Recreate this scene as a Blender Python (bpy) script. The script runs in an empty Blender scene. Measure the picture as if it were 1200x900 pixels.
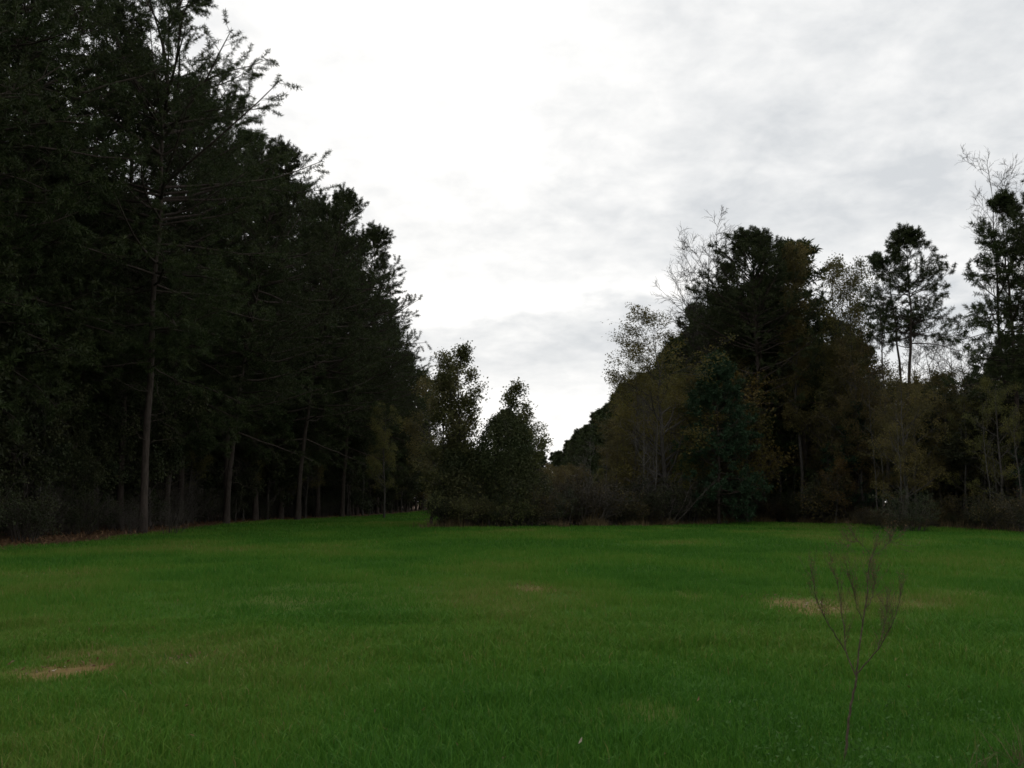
import bpy, math
import numpy as np

PI = math.pi
F_PX = 1167.0            # focal length in photo pixels (1200 wide)
PITCH = math.radians(6.75)
CAM_H = 1.6
sc = bpy.context.scene
COL = sc.collection

# ------------------------------------------------------------------ utilities
def vnoise(x, y, seed=0):
    """smooth value noise in 0..1"""
    x = np.asarray(x, float); y = np.asarray(y, float)
    xi = np.floor(x).astype(np.int64); yi = np.floor(y).astype(np.int64)
    xf = x - xi; yf = y - yi
    u = xf*xf*(3-2*xf); v = yf*yf*(3-2*yf)
    def h(a, b):
        n = (a*374761393 + b*668265263 + seed*1442695041) & 0xffffffff
        n = ((n ^ (n >> 13))*1274126177) & 0xffffffff
        n = (n ^ (n >> 16)) & 0xffff
        return n/65535.0
    return (h(xi, yi)*(1-u) + h(xi+1, yi)*u)*(1-v) + (h(xi, yi+1)*(1-u) + h(xi+1, yi+1)*u)*v

def fbm(x, y, seed=0, octs=3):
    s = 0; a = 1; t = 0
    for o in range(octs):
        s = s + a*vnoise(np.asarray(x)*2**o, np.asarray(y)*2**o, seed+o*17); t += a; a *= .5
    return s/t

def ground_z(x, y):
    return (fbm(np.asarray(x)/14.0, np.asarray(y)/14.0, 5, 2)-.5)*0.22 + (vnoise(np.asarray(x)/1.7, np.asarray(y)/1.7, 9)-.5)*0.035

Z0 = float(ground_z(0, 0))

def at(px, D, py=590):
    """ground position under a thing that shows at photo pixel px, D metres down the field"""
    v = (450-py)/F_PX
    t = D/(math.cos(PITCH) - v*math.sin(PITCH))
    return (px-600)/F_PX*t

def height_at(py, D):
    return CAM_H + D*math.tan(math.atan((450-py)/F_PX)+PITCH)

def norm(a):
    return a/np.maximum(np.linalg.norm(a, axis=-1, keepdims=True), 1e-9)

def make_mesh(name, parts, mats, smooth=False):
    """parts: list of (verts (N,3), faces (M,k), material index, tint (M,) or None)"""
    V, L, S, MI, T = [], [], [], [], []
    off = 0
    for v, f, mi, tint in parts:
        if len(f) == 0: continue
        V.append(v); L.append((f+off).ravel()); off += len(v)
        S.append(np.full(len(f), f.shape[1])); MI.append(np.full(len(f), mi))
        T.append(np.full(len(f), .5) if tint is None else tint)
    V = np.concatenate(V).astype(np.float32); L = np.concatenate(L).astype(np.int32)
    S = np.concatenate(S).astype(np.int32); MI = np.concatenate(MI).astype(np.int32); T = np.concatenate(T).astype(np.float32)
    me = bpy.data.meshes.new(name)
    me.vertices.add(len(V)); me.vertices.foreach_set('co', V.ravel())
    me.loops.add(len(L)); me.loops.foreach_set('vertex_index', L)
    me.polygons.add(len(S))
    st = np.zeros(len(S), np.int32); st[1:] = np.cumsum(S)[:-1]
    me.polygons.foreach_set('loop_start', st)
    me.polygons.foreach_set('material_index', MI)
    for m in mats: me.materials.append(m)
    a = me.attributes.new('tint', 'FLOAT', 'FACE'); a.data.foreach_set('value', T)
    me.update(calc_edges=True)
    me.polygons.foreach_set('use_smooth', np.full(len(S), bool(smooth)))
    return me

def tubes(P, R, n=5):
    """P (N,K,3) polylines, R (N,K) radii -> verts, quads"""
    P = np.asarray(P, float); R = np.asarray(R, float)
    N, K, _ = P.shape
    T = np.empty_like(P)
    T[:, 1:-1] = P[:, 2:]-P[:, :-2]; T[:, 0] = P[:, 1]-P[:, 0]; T[:, -1] = P[:, -1]-P[:, -2]
    T = norm(T)
    ref = np.where(np.abs(T[:, :1, 2:3]) > .75, np.array([[[1., 0, 0]]]), np.array([[[0, 0, 1.]]]))
    ref = np.broadcast_to(ref, P.shape)
    A = norm(np.cross(T, ref)); B = np.cross(T, A)
    ang = np.arange(n)*2*PI/n
    V = P[:, :, None] + R[:, :, None, None]*(A[:, :, None]*np.cos(ang)[None, None, :, None] + B[:, :, None]*np.sin(ang)[None, None, :, None])
    idx = np.arange(N*K*n).reshape(N, K, n)
    a = idx[:, :-1, :]; b = np.roll(a, -1, 2); d = idx[:, 1:, :]; c = np.roll(d, -1, 2)
    Fq = np.stack([a, b, c, d], -1).reshape(-1, 4)
    return V.reshape(-1, 3), Fq

def interp(P, idx, t):
    K = P.shape[1]
    x = np.clip(t, 0, .9999)*(K-1); i = x.astype(int); f = (x-i)[:, None]
    a = P[idx, i]; b = P[idx, i+1]
    return a*(1-f)+b*f, norm(b-a)

def interp_r(R, idx, t):
    K = R.shape[1]
    x = np.clip(t, 0, .9999)*(K-1); i = x.astype(int); f = x-i
    return R[idx, i]*(1-f)+R[idx, i+1]*f

def rand_dir(rng, n):
    return norm(rng.normal(size=(n, 3)))

def walk(rng, p, d, L, K, up=0.0, wob=0.1):
    """curved polylines from p in direction d of length L"""
    N = len(p); P = np.empty((N, K, 3)); P[:, 0] = p
    d = d.copy(); st = (L/(K-1))[:, None]
    upv = np.array([0, 0, 1.])
    for k in range(1, K):
        P[:, k] = P[:, k-1]+d*st
        d = norm(d + upv*(up/(K-1)) + rng.normal(size=(N, 3))*wob)
    return P

def taper(r0, K, end=.25):
    return np.asarray(r0)[:, None]*np.linspace(1, end, K)[None, :]

def children(rng, P, R, per, t0, t1, ang, L, flat=1.0):
    """pick children start points and directions along every polyline"""
    N = len(P)
    idx = np.repeat(np.arange(N), per)
    t = t0 + (t1-t0)*((np.tile(np.arange(per), N)+rng.random(N*per))/per)
    p, tan = interp(P, idx, t)
    q = rand_dir(rng, len(idx)); q[:, 2] *= flat
    q = norm(q - tan*(q*tan).sum(1, keepdims=True))
    a = np.radians(ang[0]+(ang[1]-ang[0])*rng.random(len(idx)))[:, None]
    d = norm(tan*np.cos(a)+q*np.sin(a))
    return idx, t, p, d

def needles(rng, p, d, per, ln, w, spread=.9, up=.25):
    """bottle-brush tufts: per thin triangles at each point"""
    n = len(p)
    P = np.repeat(p, per, 0); D = np.repeat(d, per, 0)
    nd = norm(D*.3 + rand_dir(rng, n*per)*spread + np.array([0, 0, up]))
    l = (ln*(.7+.6*rng.random(n*per)))[:, None]
    s = norm(np.cross(nd, rand_dir(rng, n*per)))*(w*(.7+.6*rng.random(n*per)))[:, None]
    base = P + D*((rng.random(n*per)-.6)*ln*.55)[:, None]
    mid = base + nd*l*.45
    tip = base + nd*l + np.array([0, 0, -.15])*l*rng.random((n*per, 1))
    V = np.stack([base, mid+s*.5, tip, mid-s*.5], 1).reshape(-1, 3)
    F = np.arange(n*per*4).reshape(-1, 4)
    tint = np.repeat(rng.random(n), per)*.7 + rng.random(n*per)*.3
    return V, F, tint

def leaves(rng, p, per, ln, w, jit, droop=.2, tint_of=None):
    n = len(p)
    P = np.repeat(p, per, 0)+rng.normal(size=(n*per, 3))*jit
    d = norm(rand_dir(rng, n*per)+np.array([0, 0, -droop]))
    s = norm(np.cross(d, rand_dir(rng, n*per)))
    l = (ln*(.6+.7*rng.random(n*per)))[:, None]; ww = (w*(.6+.7*rng.random(n*per)))[:, None]
    bend = norm(np.cross(d, s))*l*.18
    V = np.stack([P, P+d*l*.5+s*ww*.5+bend, P+d*l, P+d*l*.5-s*ww*.5+bend], 1).reshape(-1, 3)
    F = np.arange(n*per*4).reshape(-1, 4)
    base = np.repeat(rng.random(n) if tint_of is None else tint_of, per)
    return V, F, np.clip(base*.65+rng.random(n*per)*.35, 0, 1)

# ------------------------------------------------------------------ materials
def new_mat(name):
    m = bpy.data.materials.new(name); m.use_nodes = True
    m.node_tree.nodes.clear()
    return m, m.node_tree.nodes, m.node_tree.links

def leaf_mat(name, cols, trans=.22, objvar=.3, rough=.6, spec=.2):
    m, N, Lk = new_mat(name)
    at_ = N.new('ShaderNodeAttribute'); at_.attribute_name = 'tint'
    rp = N.new('ShaderNodeValToRGB')
    els = rp.color_ramp.elements
    while len(els) < len(cols): els.new(.5)
    for i, c in enumerate(cols):
        els[i].position = i/(len(cols)-1); els[i].color = (*c, 1)
    oi = N.new('ShaderNodeObjectInfo')
    mr = N.new('ShaderNodeMapRange'); mr.inputs[3].default_value = 1-objvar; mr.inputs[4].default_value = 1+objvar
    hs = N.new('ShaderNodeHueSaturation')
    mh = N.new('ShaderNodeMapRange'); mh.inputs[3].default_value = .488; mh.inputs[4].default_value = .512
    Lk.new(at_.outputs['Fac'], rp.inputs[0]); Lk.new(oi.outputs['Random'], mr.inputs[0]); Lk.new(oi.outputs['Random'], mh.inputs[0])
    Lk.new(rp.outputs[0], hs.inputs['Color']); Lk.new(mr.outputs[0], hs.inputs['Value']); Lk.new(mh.outputs[0], hs.inputs['Hue'])
    df = N.new('ShaderNodeBsdfPrincipled'); df.inputs['Roughness'].default_value = rough
    df.inputs['Specular IOR Level'].default_value = spec
    tr = N.new('ShaderNodeBsdfTranslucent'); mx = N.new('ShaderNodeMixShader'); mx.inputs[0].default_value = trans
    out = N.new('ShaderNodeOutputMaterial')
    Lk.new(hs.outputs[0], df.inputs['Base Color']); Lk.new(hs.outputs[0], tr.inputs['Color'])
    Lk.new(df.outputs[0], mx.inputs[1]); Lk.new(tr.outputs[0], mx.inputs[2]); Lk.new(mx.outputs[0], out.inputs[0])
    return m

def bark_mat(name, c0, c1, scale=6.0, stretch=.25):
    m, N, Lk = new_mat(name)
    tc = N.new('ShaderNodeTexCoord'); mp = N.new('ShaderNodeMapping'); mp.inputs['Scale'].default_value = (scale, scale, scale*stretch)
    nz = N.new('ShaderNodeTexNoise'); nz.inputs['Scale'].default_value = 1.5; nz.inputs['Detail'].default_value = 6; nz.inputs['Roughness'].default_value = .65
    vo = N.new('ShaderNodeTexVoronoi'); vo.inputs['Scale'].default_value = 2.2
    rp = N.new('ShaderNodeValToRGB'); rp.color_ramp.elements[0].position = .3; rp.color_ramp.elements[1].position = .72
    rp.color_ramp.elements[0].color = (*c0, 1); rp.color_ramp.elements[1].color = (*c1, 1)
    bp = N.new('ShaderNodeBump'); bp.inputs['Strength'].default_value = .6; bp.inputs['Distance'].default_value = .03
    df = N.new('ShaderNodeBsdfPrincipled'); df.inputs['Roughness'].default_value = .9; df.inputs['Specular IOR Level'].default_value = .15
    out = N.new('ShaderNodeOutputMaterial')
    Lk.new(tc.outputs['Object'], mp.inputs[0]); Lk.new(mp.outputs[0], nz.inputs[0]); Lk.new(mp.outputs[0], vo.inputs[0])
    Lk.new(nz.outputs[0], rp.inputs[0]); Lk.new(rp.outputs[0], df.inputs['Base Color'])
    Lk.new(vo.outputs['Distance'], bp.inputs['Height']); Lk.new(bp.outputs[0], df.inputs['Normal'])
    Lk.new(df.outputs[0], out.inputs[0])
    return m

M = {}
M['pine_needle'] = leaf_mat('pine_needles', [(.020, .031, .010), (.036, .051, .016), (.060, .073, .025)], .15, .25)
M['young_pine_needle'] = leaf_mat('young_pine_needles', [(.016, .038, .017), (.030, .055, .025)], .15, .2)
M['olive_leaf'] = leaf_mat('olive_leaves', [(.066, .072, .023), (.112, .108, .034), (.17, .145, .044)], .38, .25)
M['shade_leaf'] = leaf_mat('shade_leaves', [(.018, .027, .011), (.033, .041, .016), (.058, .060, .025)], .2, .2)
M['shrub_leaf'] = leaf_mat('shrub_leaves', [(.026, .026, .011), (.046, .040, .016), (.11, .078, .026)], .3, .3)
M['brown_leaf'] = leaf_mat('brown_leaves', [(.072, .064, .024), (.118, .098, .034), (.165, .122, .042)], .38, .25)
M['yellow_leaf'] = leaf_mat('yellowing_leaves', [(.078, .080, .024), (.130, .116, .031), (.175, .145, .038)], .38, .2)
M['orange_leaf'] = leaf_mat('orange_leaves', [(.065, .052, .018), (.115, .082, .025), (.17, .11, .03)], .3, .2)
M['vine_leaf'] = leaf_mat('vine_leaves', [(.028, .040, .016), (.052, .062, .024), (.10, .10, .046)], .22, .15)
M['thicket_leaf'] = leaf_mat('thicket_leaves', [(.055, .066, .022), (.105, .112, .04), (.22, .20, .09)], .3, .2)
M['pine_bark'] = bark_mat('pine_bark', (.026, .020, .017), (.085, .068, .057), 5, .3)
M['grey_bark'] = bark_mat('grey_bark', (.035, .031, .027), (.10, .092, .082), 6, .35)
M['dark_bark'] = bark_mat('dark_bark', (.030, .026, .022), (.085, .075, .064), 6, .3)
M['pale_bark'] = bark_mat('pale_bark', (.055, .051, .045), (.14, .13, .116), 6, .4)
M['slim_bark'] = bark_mat('slim_bark', (.04, .037, .032), (.105, .098, .088), 6, .4)
M['weed_stem'] = bark_mat('weed_stem', (.055, .043, .03), (.13, .102, .07), 30, .3)
M['dry_stem'] = leaf_mat('dry_stems', [(.09, .07, .035), (.20, .155, .08)], .2, .1)
M['edge_grass'] = leaf_mat('edge_grass', [(.05, .045, .02), (.10, .075, .035), (.17, .12, .06)], .2, .1)
M['weed_leaf'] = leaf_mat('weed_leaves', [(.035, .11, .014), (.07, .17, .04)], .25, .1, .6, .08)
M['fallen_leaf'] = leaf_mat('fallen_leaves', [(.10, .05, .022), (.20, .12, .06), (.42, .36, .28)], .1, .1)
M['straw'] = leaf_mat('pine_straw', [(.075, .038, .020), (.14, .075, .038), (.19, .115, .06)], .1, .1)

# ------------------------------------------------------------------ tree generators: each returns (trunk mesh, crown mesh)
def pine(name, seed, H=25., cb=.4, R=4.2, nb=70, r0=.19, per_sub=11, tufts=4, per=24, ln=.23, w=.029, lean=(0, 0), prof='cone',
         dead=10, needle='pine_needle', wob=.012, gap=0., bark='pine_bark', low=-12, high=55, sparse=1.0):
    rng = np.random.default_rng(seed)
    K = 16
    z = np.linspace(0, 1, K)
    tr = np.zeros((1, K, 3)); tr[0, :, 2] = z*H
    wv = np.cumsum(rng.normal(size=(K, 2))*wob*H/4, 0); wv -= wv[0]
    wv *= np.minimum(1, z[:, None]*3)
    tr[0, :, 0] = wv[:, 0]+lean[0]*z**1.5; tr[0, :, 1] = wv[:, 1]+lean[1]*z**1.5
    rr = r0*np.clip(1-z, .03, 1)**.75; rr[0] *= 1.35
    trunk_parts = [(*tubes(tr, rr[None], 9), 0, None)]
    # live branches
    u = np.sort(rng.random(nb))**.9
    if gap > 0:   # irregular whorls leave windows through the crown
        u = u[np.sin(u*19+seed)*.5+.5 > gap*rng.random(nb)]
    nb = len(u)
    t = cb+(1-cb)*u*.985
    p, tan = interp(tr, np.zeros(nb, int), t)
    az = np.arange(nb)*2.39996+rng.normal(size=nb)*.5
    el = np.radians(low+(high-low)*u**1.4+rng.normal(size=nb)*9)
    if prof == 'cone': L = R*(1-u)**.65*(.55+.45*np.minimum(1, u*5))+.5
    elif prof == 'round': L = R*np.sqrt(np.clip(1-(u*1.35-.42)**2, .05, 1))*(1-.55*u**4)
    else: L = R*np.clip(np.minimum(.45+u*1.2, 1.25*(1-u)**.5+.12), .1, 1)
    L = L*(.72+.42*rng.random(nb))
    d = np.stack([np.cos(az)*np.cos(el), np.sin(az)*np.cos(el), np.sin(el)], 1)
    P1 = walk(rng, p, d, L, 7, up=.28, wob=.12)
    R1 = taper(np.clip(L*.011+.012, .02, .09), 7, .2)
    trunk_parts.append((*tubes(P1, R1, 5), 0, None))
    # dead snags under the crown
    if dead:
        td = cb*(.45+.6*rng.random(dead)); pd, _ = interp(tr, np.zeros(dead, int), td)
        ad = rng.random(dead)*2*PI; ed = np.radians(rng.normal(size=dead)*14)
        dd = np.stack([np.cos(ad)*np.cos(ed), np.sin(ad)*np.cos(ed), np.sin(ed)], 1)
        Pd = walk(rng, pd, dd, R*(.15+.4*rng.random(dead)), 5, up=-.1, wob=.14)
        trunk_parts.append((*tubes(Pd, taper(np.full(dead, .022), 5, .3), 4), 0, None))
        i_, t_, p_, d_ = children(rng, Pd, None, 3, .3, 1, (35, 70), None)
        trunk_parts.append((*tubes(walk(rng, p_, d_, .3+.5*rng.random(len(p_)), 3, wob=.15), taper(np.full(len(p_), .009), 3, .4), 3), 0, None))
    i1, t1, p1, d1 = children(rng, P1, R1, per_sub, .16, 1, (30, 65), None, .55)
    L2 = L[i1]*.36*(1.15-t1)+.32+.3*rng.random(len(i1))
    keep = rng.random(len(i1)) < sparse
    P2 = walk(rng, p1[keep], d1[keep], L2[keep], 4, up=.35, wob=.1)
    trunk_parts.append((*tubes(P2, taper(np.full(len(P2), .013), 4, .5), 3), 0, None))
    N2 = len(P2)
    ii = np.repeat(np.arange(N2), tufts)
    tt = .3+.7*(np.tile(np.arange(tufts), N2)+.7+.3*rng.random(N2*tufts))/tufts
    tp, td_ = interp(P2, ii, tt)
    e, ed_ = interp(P1, np.arange(nb), np.full(nb, .999))
    tp = np.concatenate([tp, e]); td_ = np.concatenate([td_, ed_])
    crown_parts = [(*(lambda v, f, c: (v, f, 0, c))(*needles(rng, tp, td_, per, ln, w)),)]
    return (make_mesh(name+'_trunk', trunk_parts, [M[bark]], True), make_mesh(name+'_crown', crown_parts, [M[needle]]), H)

def broadleaf(name, seed, H=15., R=4., low=.2, nl=18, r0=.16, per2=6, per3=5, per_leaf=5, ln=.13, w=.085, ang=(35, 60), jit=.16,
              leaf='olive_leaf', bark='grey_bark', up=.35, leaf_keep=1.0, prof='oval', lean=(0, 0), stems=1, per4=0, twig=.007, lw=1.0, top_bare=0.):
    rng = np.random.default_rng(seed)
    K = 12; z = np.linspace(0, 1, K)
    tr = np.zeros((stems, K, 3)); RR = np.zeros((stems, K))
    for s in range(stems):
        wv = np.cumsum(rng.normal(size=(K, 2))*.018*H/3, 0); wv -= wv[0]
        a = rng.random()*2*PI; o = 0 if stems == 1 else .3*R*(.4+rng.random()); hs = H*(1 if s == 0 else .65+.35*rng.random())
        tr[s, :, 0] = wv[:, 0]+lean[0]*z**1.4+math.cos(a)*o*(.25+z*1.2)*(stems > 1); tr[s, :, 1] = wv[:, 1]+lean[1]*z**1.4+math.sin(a)*o*(.25+z*1.2)*(stems > 1)
        tr[s, :, 2] = z*hs
        RR[s] = r0*(1 if stems == 1 else .6)*np.clip(1-z, .04, 1)**.85; RR[s, 0] *= 1.3
    tp = [(*tubes(tr, RR, 8), 0, None)]
    i1, t1, p1, d1 = children(rng, tr, RR, nl, low, .97, ang, None, .7)
    u = (t1-low)/(1-low)
    if prof == 'oval': L = R*np.sqrt(np.clip(1-(u*1.5-.6)**2, .08, 1))
    elif prof == 'vase': L = R*(.5+.7*(1-u))
    else: L = R*(1.05-u)**.7
    L = L*(.6+.55*rng.random(len(u)))
    r1 = np.minimum(interp_r(RR, i1, t1)*.6, .02+L*.014)
    P1 = walk(rng, p1, d1, L, 7, up=up, wob=.1)
    R1 = taper(r1, 7, .22)
    tp.append((*tubes(P1, R1, 5), 0, None))
    i2, t2, p2, d2 = children(rng, P1, R1, per2, .22, 1, (25, 60), None)
    L2 = L[i2]*.42*(1.2-t2)+.25
    L2 *= (.6+.7*rng.random(len(i2)))
    P2 = walk(rng, p2, d2, L2, 5, up=.25, wob=.13)
    R2 = taper(np.maximum(interp_r(R1, i2, t2)*.55, twig*1.3), 5, .4)
    tp.append((*tubes(P2, R2, 4), 0, None))
    i3, t3, p3, d3 = children(rng, P2, R2, per3, .2, 1, (25, 60), None)
    L3 = (L2[i3]*.45+.15)*(.6+.7*rng.random(len(i3)))
    P3 = walk(rng, p3, d3, L3, 4, up=.2, wob=.15)
    tp.append((*tubes(P3, taper(np.full(len(P3), twig), 4, .5), 3), 0, None))
    if per4:
        i4, t4, p4, d4 = children(rng, P3, None, per4, .2, 1, (20, 50), None)
        P4 = walk(rng, p4, d4, L3[i4]*.5+.1, 3, up=.15, wob=.15)
        tp.append((*tubes(P4, taper(np.full(len(P4), twig*.7), 3, .6), 3), 0, None))
    trunk = make_mesh(name+'_trunk', tp, [M[bark]], True)
    crown = None
    if per_leaf:
        idx = np.repeat(np.arange(len(P3)), 3)
        q, _ = interp(P3, idx, rng.random(len(idx))*.8+.2)
        # clumpy leaf loss: some branches keep leaves, some have shed them
        clump = vnoise(q[:, 0]/1.1+q[:, 2]/1.7, q[:, 1]/1.1-q[:, 2]/2.3, seed)
        prob = np.clip(leaf_keep*1.6-clump*.9*(1.05-leaf_keep)*1.6, 0, 1)
        prob *= np.clip(1-top_bare*np.clip((q[:, 2]/H-.7)/.25, 0, 1), 0, 1)
        q = q[rng.random(len(q)) < prob]
        tnt = np.clip(vnoise(q[:, 0]/.9, q[:, 2]/.9, seed+3)*1.3-.15, 0, 1)
        v, f, c = leaves(rng, q, per_leaf, ln, w, jit, tint_of=tnt)
        crown = make_mesh(name+'_crown', [(v, f, 0, c)], [M[leaf]])
    return (trunk, crown, H)

def mound(name, seed, H, R, n=9000, ln=.14, w=.11, leaf='vine_leaf', bark='dark_bark', shape=None, hang=1.0):
    """a tree or bush smothered in vines: leafy sheets over an uneven shell, with hanging strands and stems inside"""
    rng = np.random.default_rng(seed)
    K = 9; ns = 5
    tr = np.zeros((ns, K, 3)); z = np.linspace(0, 1, K)
    for s in range(ns):
        a = s*2*PI/ns+rng.random(); hs = H*(.6+.38*rng.random())
        tr[s, :, 0] = math.cos(a)*R*(.12+.45*z**1.3)+rng.normal(size=K)*.06; tr[s, :, 1] = math.sin(a)*R*(.12+.45*z**1.3)+rng.normal(size=K)*.06; tr[s, :, 2] = z*hs
    RR = np.repeat(np.linspace(.09, .02, K)[None], ns, 0)
    tp = [(*tubes(tr, RR, 7), 0, None)]
    i1, t1, p1, d1 = children(rng, tr, RR, 9, .3, 1, (35, 75), None)
    P1 = walk(rng, p1, d1, R*(.4+.5*rng.random(len(p1))), 5, up=.1, wob=.15)
    tp.append((*tubes(P1, taper(np.full(len(P1), .022), 5, .3), 4), 0, None))
    # shell points
    th = rng.random(n)*2*PI; zz = rng.random(n)
    rad = shape(zz) if shape else np.sqrt(np.clip(1-(zz*1.15-.35)**2, .02, 1))
    lump = .62+.62*vnoise(th*2.2+7*seed, zz*5, seed)*(.6+.4*vnoise(th*5, zz*9, seed+5))
    depth = 1-.8*rng.random(n)**1.8
    r = R*rad*lump*depth
    q = np.stack([np.cos(th)*r, np.sin(th)*r, zz*H*(.94+.12*vnoise(th*3, zz*0+.5, seed+8))], 1)
    hole = (vnoise(th*3.1, zz*7, seed+2) > .12) | (rng.random(n) < .35)
    q = q[hole]
    # strands hanging off and sprays sticking out
    nsx = int(60*hang)
    st = q[rng.integers(0, len(q), nsx)]
    sd = norm(np.stack([st[:, 0], st[:, 1], rng.normal(size=nsx)*R*.5+R*.25], 1))
    Ps = walk(rng, st, sd, .4+1.0*rng.random(nsx), 6, up=-.5, wob=.18)
    tp.append((*tubes(Ps, taper(np.full(nsx, .009), 6, .5), 3), 0, None))
    ii = np.repeat(np.arange(nsx), 9); sp, _ = interp(Ps, ii, rng.random(len(ii)))
    q = np.concatenate([q, sp])
    tnt = np.clip(vnoise(q[:, 0]*1.1+q[:, 1], q[:, 2]*1.1, seed+3)*1.2-.1, 0, 1)
    v, f, c = leaves(rng, q, 2, ln, w, .09, droop=.5, tint_of=tnt)
    return (make_mesh(name+'_trunk', tp, [M[bark]], True), make_mesh(name+'_crown', [(v, f, 0, c)], [M[leaf]]), H)

def shrub(name, seed, H, R, stems=9, per2=7, per3=5, per_leaf=3, ln=.10, w=.07, leaf='olive_leaf', bark='dark_bark', leaf_keep=.8, up=.4, twig=.006):
    rng = np.random.default_rng(seed)
    a = rng.random(stems)*2*PI; o = R*.35*np.sqrt(rng.random(stems))
    p = np.stack([np.cos(a)*o, np.sin(a)*o, np.zeros(stems)-.03], 1)
    ti = np.radians(8+30*rng.random(stems))
    d = np.stack([np.cos(a)*np.sin(ti), np.sin(a)*np.sin(ti), np.cos(ti)], 1)
    L = H*(.6+.45*rng.random(stems))
    P0 = walk(rng, p, d, L, 8, up=.15, wob=.07)
    R0 = taper(np.full(stems, .012+.006*H), 8, .25)
    tp = [(*tubes(P0, R0, 5), 0, None)]
    i1, t1, p1, d1 = children(rng, P0, R0, per2, .18, .98, (30, 65), None)
    L1 = (R*.6*(1.1-t1)+.25)*(.6+.6*rng.random(len(p1)))
    P1 = walk(rng, p1, d1, L1, 5, up=up, wob=.13)
    tp.append((*tubes(P1, taper(np.full(len(P1), .01), 5, .4), 4), 0, None))
    i2, t2, p2, d2 = children(rng, P1, None, per3, .2, 1, (25, 60), None)
    P2 = walk(rng, p2, d2, L1[i2]*.4+.12, 4, up=.25, wob=.15)
    tp.append((*tubes(P2, taper(np.full(len(P2), twig), 4, .5), 3), 0, None))
    trunk = make_mesh(name+'_stem', tp, [M[bark]], True)
    idx = np.repeat(np.arange(len(P2)), 3)
    q, _ = interp(P2, idx, rng.random(len(idx))*.85+.15)
    clump = vnoise(q[:, 0]/.6+q[:, 2]/.9, q[:, 1]/.6-q[:, 2], seed)
    q = q[rng.random(len(q)) < np.clip(leaf_keep*1.5-clump*(1.1-leaf_keep)*1.4, 0, 1)]
    if len(q) == 0: return (trunk, None, H)
    tnt = np.clip(vnoise(q[:, 0]/.5, q[:, 2]/.5, seed+3)*1.3-.15, 0, 1)
    v, f, c = leaves(rng, q, per_leaf, ln, w, .1, tint_of=tnt)
    return (trunk, make_mesh(name+'_foliage', [(v, f, 0, c)], [M[leaf]]), H)

# ------------------------------------------------------------------ placing things
prng = np.random.default_rng(77)
def plant(name, meshes, x, y, label, cat, group=None, height=None, rot=None, wide=1.0, part_names=('trunk', 'crown'), tilt=0.0):
    trunk, crown, H = meshes
    s = 1.0 if height is None else height/H
    o = bpy.data.objects.new(name, None); COL.objects.link(o)
    o.empty_display_size = .5
    o.location = (x, y, float(ground_z(x, y))-.05)
    o.rotation_euler = (tilt*prng.normal(), tilt*prng.normal(), prng.random()*2*PI if rot is None else rot)
    o.scale = (s*wide, s*wide, s)
    o['label'] = label; o['category'] = cat
    if group: o['group'] = group
    for nm, me in zip(part_names, (trunk, crown)):
        if me is None: continue
        c = bpy.data.objects.new(nm, me); COL.objects.link(c); c.parent = o
    return o

def plant_px(name, meshes, px, D, ytop, label, cat, group=None, rot=None, wide=1.0, py=None, parts=('trunk', 'crown')):
    """place by the photo pixel column and the pixel row of the top, D metres away"""
    return plant(name, meshes, at(px, D, ytop if py is None else py), D, label, cat, group, height_at(ytop, D), rot, wide, parts)

# ------------------------------------------------------------------ field outline (plan view)
LX = np.array([[-5, -17.5], [30, -16.6], [36, -17.0], [50, -18.0], [65, -19.6], [78, -20.4], [95, -19.5], [110, -16.2], [150, -15.5], [185, -15.5], [230, -15.5]])
FX = np.array([[-40, 60], [-5.2, 60.5], [-4.6, 62], [2, 63.5], [9, 69], [14, 74], [19, 79.5], [22.5, 76], [25, 68], [26.5, 62], [27, 52], [28, 30]])
def left_edge(y): return np.interp(y, LX[:, 0], LX[:, 1])
def front_edge(x): return np.interp(x, FX[:, 0], FX[:, 1])
def in_field(x, y, wob=True):
    """>0 inside the sown grass (metres to the edge, roughly)"""
    x = np.asarray(x, float); y = np.asarray(y, float)
    n = (fbm(x/2.2, y/2.2, 31, 3)-.5)*2.4 if wob else 0
    dl = x-left_edge(y)
    dr = np.where(x < 27.5, 99, 27.8-x)+np.where(y > 60, 0, 0)
    df = front_edge(np.clip(x, -5, 28))-y
    corridor = np.minimum(np.minimum(-5.6-x, 188-y), 99)
    d = np.minimum(np.minimum(dl, 27.8-x+0*dr), np.maximum(df, corridor))
    return d+n
BARE = [(-4.22, 9.6, .42, .5, 1.0), (4.5, 15.3, .72, 1.6, .62), (5.9, 15.8, .8, 1.1, .4), (.35, 18.5, .35, .9, .62), (-3.2, 10.1, .2, .3, .6), (3.0, 17.2, .3, .7, .45), (-4.6, 10.9, .5, .5, .45),
        (-3.4, 17.5, 1.6, 2.2, .2), (-1.5, 16.5, 1.2, 1.6, .22), (1.0, 7.6, .4, .4, .3), (7.8, 17.5, .8, 1.0, .35)]
def bareness(x, y):
    b = np.zeros(np.shape(x))
    n = (fbm(np.asarray(x)/.35, np.asarray(y)/.35, 41, 3)-.5)*1.7
    for bx, by, rx, ry, s in BARE:
        d = np.sqrt(((x-bx)/rx)**2+((y-by)/ry)**2)
        b = np.maximum(b, s*np.clip(1.5-d+n*.75, 0, 1))
    return b

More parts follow.
